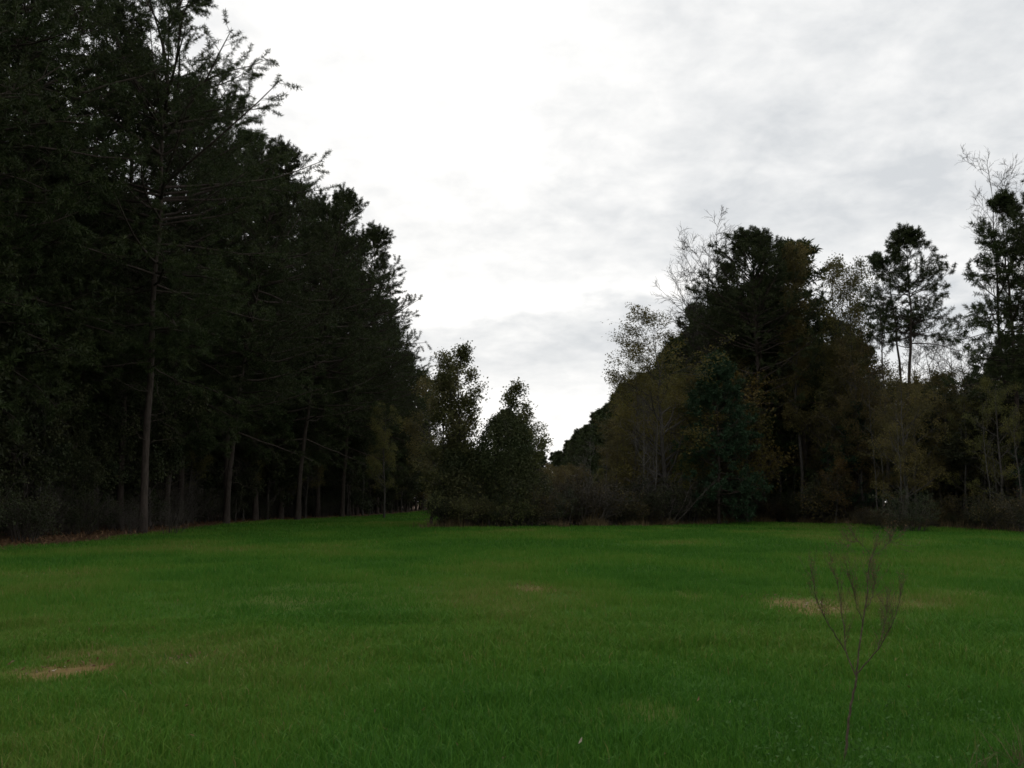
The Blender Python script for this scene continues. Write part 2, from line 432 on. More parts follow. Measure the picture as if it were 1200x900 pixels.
# ------------------------------------------------------------------ ground
def build_ground():
    def axis(fine0, fine1, st, far):
        a = list(np.arange(fine0, fine1+1e-6, st)); s = st
        v = fine1
        while v < far: s *= 1.35; v += s; a.append(v)
        v = fine0; s = st; pre = []
        while v > -far: s *= 1.35; v -= s; pre.append(v)
        return np.array(pre[::-1]+a)
    X = axis(-30, 32, .5, 4000); Y = axis(-6, 90, .5, 4000)
    gx, gy = np.meshgrid(X, Y, indexing='ij')
    gz = ground_z(gx, gy)
    fade = np.clip(1.6-np.hypot(gx, gy)/300, 0, 1)
    gz = gz*fade
    bare = bareness(gx, gy)
    V = np.stack([gx, gy, gz-.03*np.clip(bare, 0, 1)], -1).reshape(-1, 3)
    n, m = gx.shape; idx = np.arange(n*m).reshape(n, m)
    Fq = np.stack([idx[:-1, :-1], idx[1:, :-1], idx[1:, 1:], idx[:-1, 1:]], -1).reshape(-1, 4)
    mat, N, Lk = new_mat('field_soil')
    me = make_mesh('ground', [(V, Fq, 0, None)], [mat], True)
    def vattr(nm, val):
        a = me.attributes.new(nm, 'FLOAT', 'POINT'); a.data.foreach_set('value', val.astype(np.float32).ravel())
    vattr('sown', np.clip(in_field(gx, gy)/1.6+.5, 0, 1)); vattr('bare', bare)
    def attr(nm):
        a = N.new('ShaderNodeAttribute'); a.attribute_name = nm; return a.outputs['Fac']
    tc = N.new('ShaderNodeTexCoord')
    def noise(scale, det=6, ro=.6):
        n_ = N.new('ShaderNodeTexNoise'); n_.inputs['Scale'].default_value = scale; n_.inputs['Detail'].default_value = det; n_.inputs['Roughness'].default_value = ro
        Lk.new(tc.outputs['Object'], n_.inputs[0]); return n_.outputs[0]
    def ramp(src, *cs):
        r = N.new('ShaderNodeValToRGB'); e = r.color_ramp.elements
        while len(e) < len(cs): e.new(.5)
        for i, (p, c) in enumerate(cs): e[i].position = p; e[i].color = (*c, 1)
        Lk.new(src, r.inputs[0]); return r.outputs[0]
    def mix(f, a, b):
        x = N.new('ShaderNodeMix'); x.data_type = 'RGBA'
        Lk.new(f, x.inputs[0]); Lk.new(a, x.inputs[6]); Lk.new(b, x.inputs[7]); return x.outputs[2]
    turf = ramp(noise(.9, 8, .65), (.3, (.028, .085, .008)), (.55, (.045, .115, .010)), (.75, (.075, .12, .016)))
    litter = ramp(noise(2.5, 8, .7), (.3, (.045, .026, .015)), (.55, (.085, .048, .026)), (.75, (.13, .085, .05)))
    soil = ramp(noise(7, 8, .7), (.3, (.15, .07, .03)), (.5, (.25, .13, .06)), (.72, (.36, .24, .12)))
    c = mix(attr('sown'), litter, turf); c = mix(attr('bare'), c, soil)
    bp = N.new('ShaderNodeBump'); bp.inputs['Strength'].default_value = .6; bp.inputs['Distance'].default_value = .04
    Lk.new(noise(14, 6, .7), bp.inputs['Height'])
    b = N.new('ShaderNodeBsdfPrincipled'); b.inputs['Roughness'].default_value = .95; b.inputs['Specular IOR Level'].default_value = .1
    Lk.new(c, b.inputs['Base Color']); Lk.new(bp.outputs[0], b.inputs['Normal'])
    out = N.new('ShaderNodeOutputMaterial'); Lk.new(b.outputs[0], out.inputs[0])
    o = bpy.data.objects.new('ground', me); COL.objects.link(o); o['kind'] = 'structure'
    o['label'] = 'flat field of green winter grass with a few bare patches'
build_ground()

# ------------------------------------------------------------------ grass
def build_grass():
    rng = np.random.default_rng(3)
    # (near, far, blades per square metre, width, low height, high height)
    bands = [(3.2, 6, 2900, .0045, .07, .155), (6, 9, 2900, .0052, .07, .15), (9, 14, 2000, .0072, .07, .15), (14, 22, 900, .012, .08, .15),
             (22, 35, 380, .021, .09, .17), (35, 55, 150, .036, .09, .17), (55, 90, 75, .055, .10, .18), (90, 188, 22, .10, .10, .19)]
    parts = []
    for a, b, dens, w, h0, h1 in bands:
        wa = b*.56+2.0
        n = int(dens*(b-a)*2*wa)
        y = a+(b-a)*rng.random(n); x = (rng.random(n)*2-1)*wa
        k = np.abs(x) < y*.56+2.0
        x = x[k]; y = y[k]
        f = in_field(x, y)
        dens_n = fbm(x/.55, y/.55, 61, 3)
        keep = (f+rng.random(len(x))*1.4-.2 > .4) & (rng.random(len(x)) > bareness(x, y)*1.05) & (rng.random(len(x)) < .45+1.1*dens_n)
        x = x[keep]; y = y[keep]; n = len(x)
        z = ground_z(x, y)
        big = fbm(x/5.5, y/7., 71, 3); tus = fbm(x/.8, y/.8, 72, 2)
        h = (h0+(h1-h0)*rng.random(n))*(.35+1.3*tus)*(.75+.5*big)*(1-.5*np.clip(bareness(x, y)*1.3, 0, 1))
        az = rng.random(n)*2*PI+1.2*(vnoise(x/1.5, y/1.5, 77)-.5)
        ln = h*(.15+.75*rng.random(n)**1.5)
        dirv = np.stack([np.cos(az), np.sin(az), np.zeros(n)], 1)
        side = np.stack([-np.sin(az), np.cos(az), np.zeros(n)], 1)
        # turn broad faces loosely towards any side
        tw = rng.random(n)*PI
        side = side*np.cos(tw)[:, None]+dirv*np.sin(tw)[:, None]
        p = np.stack([x, y, z-.015], 1)
        ww = (w*(.6+.8*rng.random(n)))[:, None]
        m_ = p+dirv*(ln*.32)[:, None]+np.stack([0*h, 0*h, h*.62], 1)
        t_ = p+dirv*ln[:, None]+np.stack([0*h, 0*h, h*(1-.25*rng.random(n))], 1)
        yellow = np.clip((fbm(x/3.2, y/5.5, 81, 3)-.5)*2.4+.30, 0, 1)*.50
        tint = np.clip(yellow-.06+.44*rng.random(n)+.35*bareness(x, y)+(rng.random(n) < .03)*.45, 0, 1)
        if a < 14:
            V = np.stack([p-side*ww*.5, p+side*ww*.5, m_+side*ww*.42, m_-side*ww*.42, t_], 1).reshape(-1, 3)
            i = np.arange(n)[:, None]*5
            q = i+np.array([[0, 1, 2, 3]]); t3 = i+np.array([[3, 2, 4]])
            off = len(V)
            parts.append((V, q, 0, tint))
            # second entry re-uses its own vertices (compact: only mid and tip)
            V2 = np.stack([m_-side*ww*.42, m_+side*ww*.42, t_], 1).reshape(-1, 3)
            parts.append((V2, np.arange(n*3).reshape(-1, 3), 0, tint))
        else:
            V = np.stack([p-side*ww*.5, p+side*ww*.5, t_], 1).reshape(-1, 3)
            parts.append((V, np.arange(n*3).reshape(-1, 3), 0, tint))
    mat = leaf_mat('grass_blades', [(.040, .120, .015), (.071, .178, .019), (.118, .188, .027), (.23, .18, .075)], .25, 0.0, .6, .08)
    o = bpy.data.objects.new('grass', make_mesh('grass', parts, [mat])); COL.objects.link(o); o['kind'] = 'stuff'
    o['label'] = 'short lush green winter grass covering the field'; o['category'] = 'grass'
build_grass()

def build_litter():
    rng = np.random.default_rng(8)
    # pine straw and fallen leaves along the foot of the left wood and the front of the thickets
    n = 26000
    y = 28+rng.random(n)**1.3*90; x = left_edge(y)-2.2+rng.normal(size=n)*1.5
    k = in_field(x, y) < .8; x = x[k]; y = y[k]; n = len(x)
    p = np.stack([x, y, ground_z(x, y)+.01+.05*rng.random(n)], 1)
    d = norm(np.stack([rng.normal(size=n), rng.normal(size=n), rng.normal(size=n)*.25], 1)); s = norm(np.cross(d, np.array([0, 0, 1.])))
    l = (.14+.16*rng.random(n))[:, None]; w = .022
    V = np.stack([p, p+d*l*.5+s*w, p+d*l, p+d*l*.5-s*w], 1).reshape(-1, 3)
    parts = [(V, np.arange(n*4).reshape(-1, 4), 0, rng.random(n))]
    o = bpy.data.objects.new('pine_straw', make_mesh('pine_straw', parts, [M['straw']])); COL.objects.link(o); o['kind'] = 'stuff'
    o['label'] = 'reddish brown pine straw along the foot of the left wood'; o['category'] = 'pine straw'
    # straw on the bare patches and single fallen leaves over the field
    q = []
    for bx, by, rx, ry, s_ in BARE:
        if s_ < .48: continue
        m = int(160*rx*ry*s_)+6
        q.append(np.stack([bx+rng.normal(size=m)*rx*.6, by+rng.normal(size=m)*ry*.6], 1))
    m = 150; yy = 6+rng.random(m)**1.6*34; q.append(np.stack([(rng.random(m)*2-1)*yy*.54, yy], 1))
    q = np.concatenate(q); p = np.stack([q[:, 0], q[:, 1], ground_z(q[:, 0], q[:, 1])+.01+.07*rng.random(len(q))], 1)
    v, f, c = leaves(rng, p, 1, .06, .018, .01, droop=.0)
    o = bpy.data.objects.new('fallen_leaves', make_mesh('fallen_leaves', [(v, f, 0, np.clip(c**1.5, 0, 1))], [M['fallen_leaf']])); COL.objects.link(o); o['kind'] = 'stuff'
    o['label'] = 'dry brown leaves and straw scattered over the grass'; o['category'] = 'fallen leaves'
build_litter()

def build_edge_grass():
    rng = np.random.default_rng(52)
    n = 30000
    x = -6+rng.random(n)*34; y = front_edge(x)-.2+rng.normal(size=n)*.75
    k = fbm(x/1.4, y/1.4, 53, 3) > .46; x = x[k]; y = y[k]; n = len(x)
    a = rng.random(n)*2*PI; ti = rng.random(n)*.6
    h = (.15+.5*rng.random(n)**2)*(.4+1.2*vnoise(x/1.1, y/1.1, 54))
    p = np.stack([x, y, ground_z(x, y)-.01], 1); d = np.stack([np.cos(a)*np.sin(ti), np.sin(a)*np.sin(ti), np.cos(ti)], 1)
    s_ = norm(np.cross(d, rand_dir(rng, n)))*.018
    V = np.stack([p-s_, p+s_, p+d*h[:, None]], 1).reshape(-1, 3)
    o = bpy.data.objects.new('dead_grass', make_mesh('dead_grass', [(V, np.arange(n*3).reshape(-1, 3), 0, rng.random(n))], [M['edge_grass']])); COL.objects.link(o); o['kind'] = 'stuff'
    o['label'] = 'ragged dead grass along the far edge of the field'; o['category'] = 'grass'
build_edge_grass()

# ------------------------------------------------------------------ source meshes
P_wall = [pine('wood_pine%d' % i, 100+i, H=25, cb=c, R=r, nb=n, prof=pf, lean=(prng.normal()*.7, prng.normal()*.7), low=lo)
          for i, (c, r, n, pf, lo) in enumerate([(.20, 6.4, 108, 'umbrella', -18), (.25, 6.0, 98, 'umbrella', -14), (.15, 6.5, 114, 'umbrella', -24), (.27, 5.8, 92, 'round', -10), (.18, 5.6, 106, 'umbrella', -18)])]
P_deep = [pine('deep_pine%d' % i, 140+i, H=24, cb=.22, R=5.2, nb=74, per_sub=9, tufts=4, per=9, w=.075, ln=.36, lean=(prng.normal()*.7, prng.normal()*.7)) for i in range(2)]
P_far = [pine('far_pine%d' % i, 150+i, H=18, cb=.06, R=3.2, nb=70, per_sub=8, tufts=4, per=9, w=.085, ln=.38, dead=0, r0=.18) for i in range(3)]
B_olive = [broadleaf('olive_tree%d' % i, 200+i, H=16, R=3.6, low=.22, nl=22, leaf='olive_leaf', leaf_keep=.93, up=.45, top_bare=.3, per_leaf=6) for i in range(3)]
B_brown = [broadleaf('brown_tree%d' % i, 210+i, H=14, R=3.6, low=.15, nl=24, leaf='brown_leaf', leaf_keep=.9, up=.4, top_bare=.3) for i in range(3)]
B_yellow = broadleaf('yellow_tree', 220, H=16, R=4.8, low=.10, nl=32, leaf='yellow_leaf', leaf_keep=.95, up=.4, top_bare=.35, per_leaf=6)
B_bare = [broadleaf('bare_tree%d' % i, 230+i, H=20, R=4.2, low=.4, nl=20, per_leaf=0, per2=5, per3=5, per4=2, twig=.014, up=.5, ang=(28, 50), bark='dark_bark') for i in range(2)]
B_small_orange = broadleaf('orange_sapling', 240, H=5.5, R=2., low=.2, nl=14, per2=5, per3=4, leaf='orange_leaf', leaf_keep=.6, r0=.06)
B_small_yellow = broadleaf('yellow_sapling', 241, H=5, R=2.1, low=.15, nl=14, per2=5, per3=4, leaf='yellow_leaf', leaf_keep=.6, r0=.06)
B_dead = [broadleaf('dead_sapling%d' % i, 245+i, H=10, R=2.4, low=.12, nl=20, per_leaf=0, per2=5, per3=4, per4=0, twig=.011, up=.3, bark='pale_bark', r0=.085) for i in range(2)]
B_dead.append(broadleaf('slim_sapling', 249, H=12, R=1.5, low=.3, nl=14, per_leaf=0, per2=3, per3=2, twig=.01, up=.6, bark='slim_bark', r0=.075, ang=(25, 50)))
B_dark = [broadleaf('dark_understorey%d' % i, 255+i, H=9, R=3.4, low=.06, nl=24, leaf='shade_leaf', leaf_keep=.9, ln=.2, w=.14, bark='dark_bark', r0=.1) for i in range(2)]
S_bush = [shrub('green_bush%d' % i, 300+i, 2.6, 1.7, leaf='thicket_leaf', stems=11) for i in range(2)]
S_brown = [shrub('brown_bush%d' % i, 310+i, 2.8, 1.9, leaf='shrub_leaf', leaf_keep=.6, stems=12) for i in range(3)]
S_twig = [shrub('twiggy_bush%d' % i, 320+i, 3.0, 1.8, leaf='shrub_leaf', leaf_keep=.22, stems=14, bark='dark_bark', twig=.009) for i in range(2)]
S_yellow = shrub('yellow_bush', 330, 2.4, 1.6, leaf='shrub_leaf', leaf_keep=.62)
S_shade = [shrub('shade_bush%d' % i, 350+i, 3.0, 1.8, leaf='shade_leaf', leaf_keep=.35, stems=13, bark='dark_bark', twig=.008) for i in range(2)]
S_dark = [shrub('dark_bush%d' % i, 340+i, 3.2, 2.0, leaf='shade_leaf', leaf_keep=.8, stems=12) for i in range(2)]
Y_pine = pine('young_pine', 160, H=11, cb=.06, R=3.3, nb=90, per_sub=9, tufts=4, per=12, w=.055, r0=.12, dead=0, needle='young_pine_needle', high=60)
TC = ('trunk', 'crown'); SF = ('stem', 'foliage')

# ------------------------------------------------------------------ left wood
spread_pine = pine('spreading_pine', 171, H=29, cb=.28, R=7.8, nb=104, prof='umbrella', r0=.19, per_sub=17, tufts=5, per=26, ln=.2, w=.025, gap=.15, low=-8, high=58, lean=(0, 0))
plant('pine_tree', spread_pine, -18.9, 51.5, 'tallest pine of the left wood, its open top and long limbs against the white sky', 'pine tree', height=29.5, rot=2.05, wide=1.06)
step_pine = pine('stepped_pine', 173, H=27, cb=.24, R=6.6, nb=120, prof='round', r0=.2, per_sub=12, lean=(3.2, 0), low=-14, high=55)
plant('pine_tree', step_pine, -19.9, 70, 'dense round topped pine, first step down from the tallest pine of the left wood', 'pine tree', height=26.6, rot=0.0)
plant('pine_tree', step_pine, -18.8, 88, 'dense round topped pine, second step down along the outline of the left wood', 'pine tree', height=29.2, rot=.3)
plant('pine_tree', step_pine, -17.6, 104, 'dense round topped pine, third step down along the outline of the left wood', 'pine tree', height=29.6, rot=-.35)
rng = np.random.default_rng(12)
def wall_pine(x, y, h, i, label, group, wide=1.0, rot=None, src=None):
    plant('pine_tree', (src or P_wall)[i % len(src or P_wall)], x, y, label, 'pine tree', group, h, rot, wide, TC, .012)
# the edge row, near to far: (D, dx from the edge, height)
edge = [(29, -5.4, 27), (33.5, -5.0, 28), (38, -5.6, 28.5), (42.5, -5.2, 29), (46, -4.8, 29.5), (54.5, -4.4, 28.5), (59.5, -4.0, 28.2), (65, -2.6, 27.6), (70, -3.0, 28.6), (75, -2.0, 28.6), (80.5, -2.4, 29), (86, -1.8, 29.3),
        (92, -2.4, 29.2), (98, -1.8, 29.4), (104, -2.4, 29), (110, -2.6, 29), (117, -2.4, 27.5), (124, -3.0, 26.8), (132, -2.8, 26.2), (141, -2.4, 25.6), (151, -2.6, 25), (162, -2.4, 24), (174, -2.2, 23.2), (185, -2, 24), (196, -3, 24)]
GA = 'pines along the near edge of the left wood'; GB = 'pines along the far edge of the left wood'
for k, (D, dx, h) in enumerate(edge):
    near = D < 64
    wall_pine(left_edge(D)+dx-((1.3 if k % 3 else .2) if near else (.2 if k % 3 else -.9)), D, h+(0 if near else 1.3), k*3+1,
              'dark pine standing at the near edge of the left wood, beside the tallest spreading pine' if near else 'dark bushy-topped pine in the lower stretch of the left wood that recedes towards the gap',
              GA if near else GB)
GD = 'pines deep in the left wood'
for r_, off in enumerate((7.5, 12.5, 18, 24, 31)):
    D = 24+r_*2.
    while D < (215 if r_ < 3 else 130):
        x = left_edge(D)-off+rng.normal()*1.1
        if abs(x) < D*.60+7:
            wall_pine(x, D+rng.normal()*.8, 24.5+rng.normal()*1.3, int(rng.integers(0, 9)), 'dark pine deep inside the left wood behind its front row of trunks', GD, src=P_deep)
        D += 4.8+r_*.8+rng.random()*1.5+D*.014
for k, (dx, dy, h) in enumerate([(-1.6, -1.8, 2.6), (.9, -1.5, 1.5), (-3.4, -2.4, 3.2), (2.6, -.6, 1.8)]):
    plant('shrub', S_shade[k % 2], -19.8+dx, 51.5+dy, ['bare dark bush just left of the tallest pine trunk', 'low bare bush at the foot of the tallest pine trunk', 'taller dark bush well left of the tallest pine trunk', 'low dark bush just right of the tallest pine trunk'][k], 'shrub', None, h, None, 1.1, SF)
# understorey of the left wood
GU = 'bushes under the left pines'
for k in range(34):
    D = 28+k*2.6+rng.normal()*.8
    off = -2.3-rng.random()*2.6
    src = [S_dark[0], S_shade[0], S_shade[1], S_dark[1], S_shade[0]][int(rng.integers(0, 5))]
    h = (1.6+2.6*rng.random())*(1.05 if D < 46 else .85)
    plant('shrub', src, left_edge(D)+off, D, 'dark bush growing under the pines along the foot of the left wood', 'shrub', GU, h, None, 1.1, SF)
for k in range(30):
    D = 31+k*5.2+rng.normal()
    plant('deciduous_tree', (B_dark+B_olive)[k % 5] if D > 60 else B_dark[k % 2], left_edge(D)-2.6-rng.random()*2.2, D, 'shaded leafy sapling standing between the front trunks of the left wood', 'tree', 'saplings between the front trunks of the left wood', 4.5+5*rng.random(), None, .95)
GV = 'saplings inside the left wood'
for k in range(20):
    D = 30+k*4.4+rng.normal()
    plant('bare_sapling', B_dead[k % 2], left_edge(D)-4.2-rng.random()*5, D, 'thin pale bare sapling among the dark trunks of the left wood', 'sapling', GV, 6+5*rng.random(), None, .9, ('trunk',))
GY = 'young pines inside the left wood'
for k in range(14):
    D = 34+k*7.5+rng.normal()*1.5
    plant('young_pine', Y_pine, left_edge(D)-7-rng.random()*7, D, 'low dark young pine filling the shade between trunks of the left wood', 'young pine', GY, 6+5*rng.random(), None, 1.0, TC)

for k in range(10):
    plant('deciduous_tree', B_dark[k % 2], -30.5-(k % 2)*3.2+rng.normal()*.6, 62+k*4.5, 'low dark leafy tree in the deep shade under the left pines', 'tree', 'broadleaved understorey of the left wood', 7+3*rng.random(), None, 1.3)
GX = 'broadleaved understorey of the left wood'
for k in range(70):
    row = k % 3; D = 26+(k//3)*6.6+row*2+rng.normal()*1.2
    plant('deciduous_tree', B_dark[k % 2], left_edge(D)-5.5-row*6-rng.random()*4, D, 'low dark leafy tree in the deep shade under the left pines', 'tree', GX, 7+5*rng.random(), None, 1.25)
GO = 'small trees along the far edge of the left wood'
for k in range(12):
    D = 84+k*8.5+rng.normal()*1.5
    plant('deciduous_tree', (B_olive[0], B_dark[0], B_brown[0], B_dark[1])[k % 4], left_edge(D)-1.2-rng.random()*1.6, D, 'dull olive or brown tree leaning out from the far edge of the left pines', 'tree', GO, 8+6*rng.random(), None, 1.0)
for k in range(26):
    D = 150+rng.random()*70
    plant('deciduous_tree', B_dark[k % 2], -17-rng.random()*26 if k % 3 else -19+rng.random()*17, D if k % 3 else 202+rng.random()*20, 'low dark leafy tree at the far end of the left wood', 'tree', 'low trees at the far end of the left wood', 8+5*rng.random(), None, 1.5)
for k in range(26):
    D = 96+k*4.2
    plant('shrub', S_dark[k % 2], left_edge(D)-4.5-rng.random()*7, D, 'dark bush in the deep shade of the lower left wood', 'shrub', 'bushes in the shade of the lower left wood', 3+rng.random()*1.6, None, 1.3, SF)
for k in range(16):
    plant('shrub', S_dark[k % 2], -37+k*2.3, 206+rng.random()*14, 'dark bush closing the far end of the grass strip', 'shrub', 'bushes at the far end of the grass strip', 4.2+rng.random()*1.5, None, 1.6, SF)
# trees between the left wood and the thicket
plant_px('deciduous_tree', broadleaf('half_bare_tree', 251, H=14, R=3.0, low=.1, nl=26, leaf='brown_leaf', leaf_keep=.72, top_bare=.3), 506, 70, 446, 'olive and yellow leaved tree between the left pines and the central thicket', 'tree', rot=.4)
plant_px('deciduous_tree', B_olive[1], 452, 97, 478, 'dull olive tree tucked under the far end of the left pines', 'tree', rot=1.4)
for k, (px, D, yt) in enumerate([(463, 205, 545), (483, 207, 543), (505, 208, 545), (470, 214, 535), (492, 216, 532), (455, 196, 540), (475, 199, 545), (497, 194, 538), (440, 194, 530), (515, 200, 535)]):
    plant_px('deciduous_tree', B_brown[k % 3], px, D, yt, 'brown tree closing the end of the grass strip left of the thicket', 'tree', 'trees closing the end of the grass strip', wide=1.6)

# ------------------------------------------------------------------ central thicket
plant_px('deciduous_tree', broadleaf('leafy_tree', 260, H=10.3, R=1.75, low=.12, nl=30, per2=6, per3=5, leaf='thicket_leaf', leaf_keep=.66, ln=.15, w=.10, r0=.11, up=.6, ang=(25, 50)), 542, 63.5, 415,
         'tallest leafy tree of the central thicket, with pale sky through its top', 'tree', rot=.9)
plant_px('deciduous_tree', broadleaf('leafy_tree_b', 261, H=8.6, R=1.9, low=.1, nl=26, leaf='thicket_leaf', leaf_keep=.7, ln=.15, w=.10, r0=.09, up=.6, ang=(25, 50)), 522, 65, 448,
         'slimmer leafy tree at the left side of the central thicket', 'tree', rot=2.9)
vm = mound('vine_mound', 7, 6.6, 2.15, 19000, ln=.12, w=.09, shape=lambda z: np.interp(z, [0, .2, .5, .72, .88, 1], [.8, .85, .95, .92, .62, .1]))
plant_px('vine_covered_tree', vm, 592, 63, 482, 'rounded tree smothered in dark vines in the central thicket', 'tree', rot=.6)
plant_px('deciduous_tree', broadleaf('sprig_tree', 262, H=8.4, R=1.0, low=.5, nl=14, per2=5, per3=4, leaf='thicket_leaf', leaf_keep=.62, ln=.15, w=.10, r0=.08, up=.5), 601, 63.3, 456,
         'thin tree whose leafy sprig sticks out above the vine covered mound', 'tree', rot=1.0)
plant_px('deciduous_tree', broadleaf('side_tree', 263, H=6.6, R=1.4, low=.3, nl=16, per2=5, per3=4, leaf='thicket_leaf', leaf_keep=.6, ln=.15, w=.10, r0=.07, lean=(.8, 0)), 614, 63, 502,
         'small tree with loose leafy branches leaning off the right side of the vine covered mound', 'tree', rot=.2)
vm2 = mound('vine_bank', 11, 4.2, 2.0, 12000, ln=.12, w=.09, hang=.6)
plant_px('vine_covered_shrub', vm2, 548, 64, 528, 'broad bank of dark vines under the tallest thicket tree', 'shrub', rot=2.)
plant_px('vine_covered_shrub', vm2, 608, 65, 540, 'broad bank of dark vines at the right foot of the vine covered mound', 'shrub', rot=4.)
GT = 'bushes along the front of the central thicket'
for k, (px, D, yt, s) in enumerate([(520, 62.5, 572, S_dark[0]), (533, 62.2, 565, S_bush[0]), (547, 61.6, 578, S_bush[1]), (560, 61.6, 570, S_bush[0]), (574, 61.4, 580, S_bush[1]), (588, 61.8, 570, S_dark[1]),
                                     (603, 62.2, 575, S_bush[0]), (617, 62.5, 568, S_brown[1]), (628, 63, 572, S_brown[0]), (556, 63.5, 545, S_bush[1]), (580, 63, 550, S_dark[0])]):
    plant_px('shrub', s, px, D, yt, 'leafy bush at the foot of the central thicket facing the grass', 'shrub', GT, wide=1.1, parts=SF)

# ------------------------------------------------------------------ brush between the thicket and the right wood
GR = 'brown brush right of the thicket'
for k in range(46):
    px = 622+rng.random()*150; D = 66+rng.random()**1.4*70
    D = max(D, float(front_edge(np.clip(at(px, 68), -5, 27)))+1.6)
    s = [S_brown[0], S_twig[0], S_brown[1], S_twig[1], S_brown[2], S_dark[0]][int(rng.integers(0, 6))]
    yt = 588-(1.7+2.1*rng.random()-1.6+.02*(D-66))*F_PX/D
    plant_px('shrub', s, px, D, yt, 'brown twiggy brush between the central thicket and the right wood', 'shrub', GR, wide=1.25, parts=SF)
GK = 'small trees in the clearing behind the brush'
for k in range(26):
    px = 622+rng.random()*70; D = 125+rng.random()*130
    plant_px('deciduous_tree', B_brown[int(rng.integers(0, 3))], px, D, 545+rng.random()*14, 'low brown tree in the far clearing below the gap of bright sky', 'tree', GK, wide=1.3)
# far tree line closing the gap
GF = 'far trees closing the gap'
for k in range(16):
    px = 585+k*7.5+rng.normal()*2
    plant_px('pine_tree', P_far[k % 3], px, 330+rng.random()*30, 531+rng.normal()*2.0, 'tiny far tree in the distant tree line at the bottom of the sky gap', 'pine tree', GF, wide=1.3)
# the receding right wall of trees along the clearing
GW = 'trees receding along the right side of the clearing'
for k in range(44):
    D = 86+k*5.7+rng.normal()*.8
    for row in range(2):
        edge_px = 590+ (21.2+row*4.5)*F_PX/D
        h = 20.2+rng.normal()*.95+row*.5+2.2*max(0, min(1, (150-D)/60))
        src = P_far[(k+row*2) % 3]
        nm = 'pine_tree' if src in P_far else 'deciduous_tree'
        if D < 105 and row == 0: h -= 2.5
        plant(nm, src, (edge_px-600)/F_PX*D, D, ('dark pine' if nm == 'pine_tree' else 'brownish leafy tree')+' in the wall of trees receding along the right side of the clearing',
              'pine tree' if nm == 'pine_tree' else 'tree', GW, h, None, 1.25)

# ------------------------------------------------------------------ right wood: the trees that stand out
plant_px('deciduous_tree', B_yellow, 776, 74, 378, 'broad yellowish brown tree at the left end of the right wood', 'tree', rot=1.2, wide=1.45)
plant_px('deciduous_tree', broadleaf('wispy_tree', 271, H=14, R=3.6, low=.25, nl=20, per2=5, per3=4, leaf='yellow_leaf', leaf_keep=.85, up=.3), 738, 77, 418, 'wispy half bare tree with sparse leaves reaching into the sky gap', 'tree', rot=2.0)
plant_px('deciduous_tree', B_brown[1], 748, 82, 440, 'brown tree right behind the wispy half bare tree', 'tree', rot=.5)
plant_px('bare_tree', B_bare[0], 826, 88, 276, 'leafless grey tree rising above the left shoulder of the big round pine', 'bare tree', rot=.5, parts=('trunk',))
plant_px('bare_tree', B_bare[1], 812, 92, 318, 'lower leafless tree left of the big round pine', 'bare tree', rot=1.5, parts=('trunk',))
round_pine = pine('round_pine', 181, H=24, cb=.36, R=6.4, nb=135, prof='round', r0=.24, per_sub=11, per=24, w=.035, ln=.25, gap=.12, low=-4, high=58)
plant_px('pine_tree', round_pine, 884, 82, 276, 'big round crowned pine, the tallest dense tree of the right wood', 'pine tree', rot=.3)
plant_px('pine_tree', P_wall[3], 846, 87, 318, 'shorter pine leaning on the left flank of the big round pine', 'pine tree', rot=3.3, wide=.8)
plant_px('deciduous_tree', broadleaf('narrow_brown', 272, H=22, R=2.6, low=.3, nl=30, leaf='brown_leaf', leaf_keep=.97, up=.7, ang=(22, 42), r0=.15, per_leaf=7), 931, 80, 297, 'narrow brown leaved tree against the right flank of the big round pine', 'tree', rot=.3)
plant_px('deciduous_tree', B_olive[0], 966, 80, 313, 'olive leaved tree with a thin airy top beside the narrow brown tree', 'tree', rot=1.2)
plant_px('deciduous_tree', B_olive[2], 997, 78, 316, 'slender olive tree with a pale trunk between the airy olive tree and the lone pine', 'tree', rot=.2, wide=.8)
plant_px('bare_tree', B_bare[1], 941, 88, 312, 'bare twigs poking above the narrow brown tree', 'bare tree', rot=2.2, wide=.5, parts=('trunk',))
plant_px('bare_tree', B_bare[0], 985, 90, 328, 'bare twigs poking above the olive trees', 'bare tree', rot=4.2, wide=.5, parts=('trunk',))
plant_px('young_pine', Y_pine, 838, 74, 424, 'dark green young pine in front of the big round pine', 'young pine', rot=.4, wide=1.0)
lone_pine = pine('lone_pine', 186, H=22, cb=.58, R=3.7, nb=72, prof='round', r0=.2, per_sub=9, tufts=4, per=24, w=.031, ln=.25, gap=.35, low=2, high=50, dead=8, wob=.016)
plant_px('pine_tree', lone_pine, 1055, 72, 276, 'tall pine with a rounded airy crown standing clear against the sky', 'pine tree', rot=1.9)
plant_px('pine_tree', pine('thin_pine', 187, H=18, cb=.68, R=2.4, nb=26, prof='round', r0=.15, per_sub=8, per=16, w=.038, ln=.24, gap=.5, low=0, high=45, dead=5, lean=(-1.0, 0)), 1052, 73, 300, 'thinner pine leaning left beside the tall airy pine', 'pine tree', rot=.1)
plant_px('bare_tree', broadleaf('dead_pole', 276, H=15, R=1.0, low=.5, nl=8, per2=3, per3=2, per_leaf=0, bark='dark_bark', r0=.13, twig=.01), 1033, 71, 338, 'straight dead pole of a tree left of the tall airy pine', 'bare tree', rot=.1, parts=('trunk',))
for k, (px, D, yt) in enumerate([(1090, 96, 398), (1112, 98, 394), (1130, 100, 404), (1075, 99, 412)]):
    plant_px('bare_tree', B_bare[k % 2], px, D, yt, 'leafless tree in the row showing behind and right of the tall airy pine', 'bare tree', 'leafless trees behind the airy pine', wide=1.25, parts=('trunk',))
edge_pine = pine('edge_pine', 189, H=22, cb=.40, R=4.6, nb=90, prof='cone', r0=.2, per=17, w=.038, ln=.25, gap=.4, low=-10, high=45)
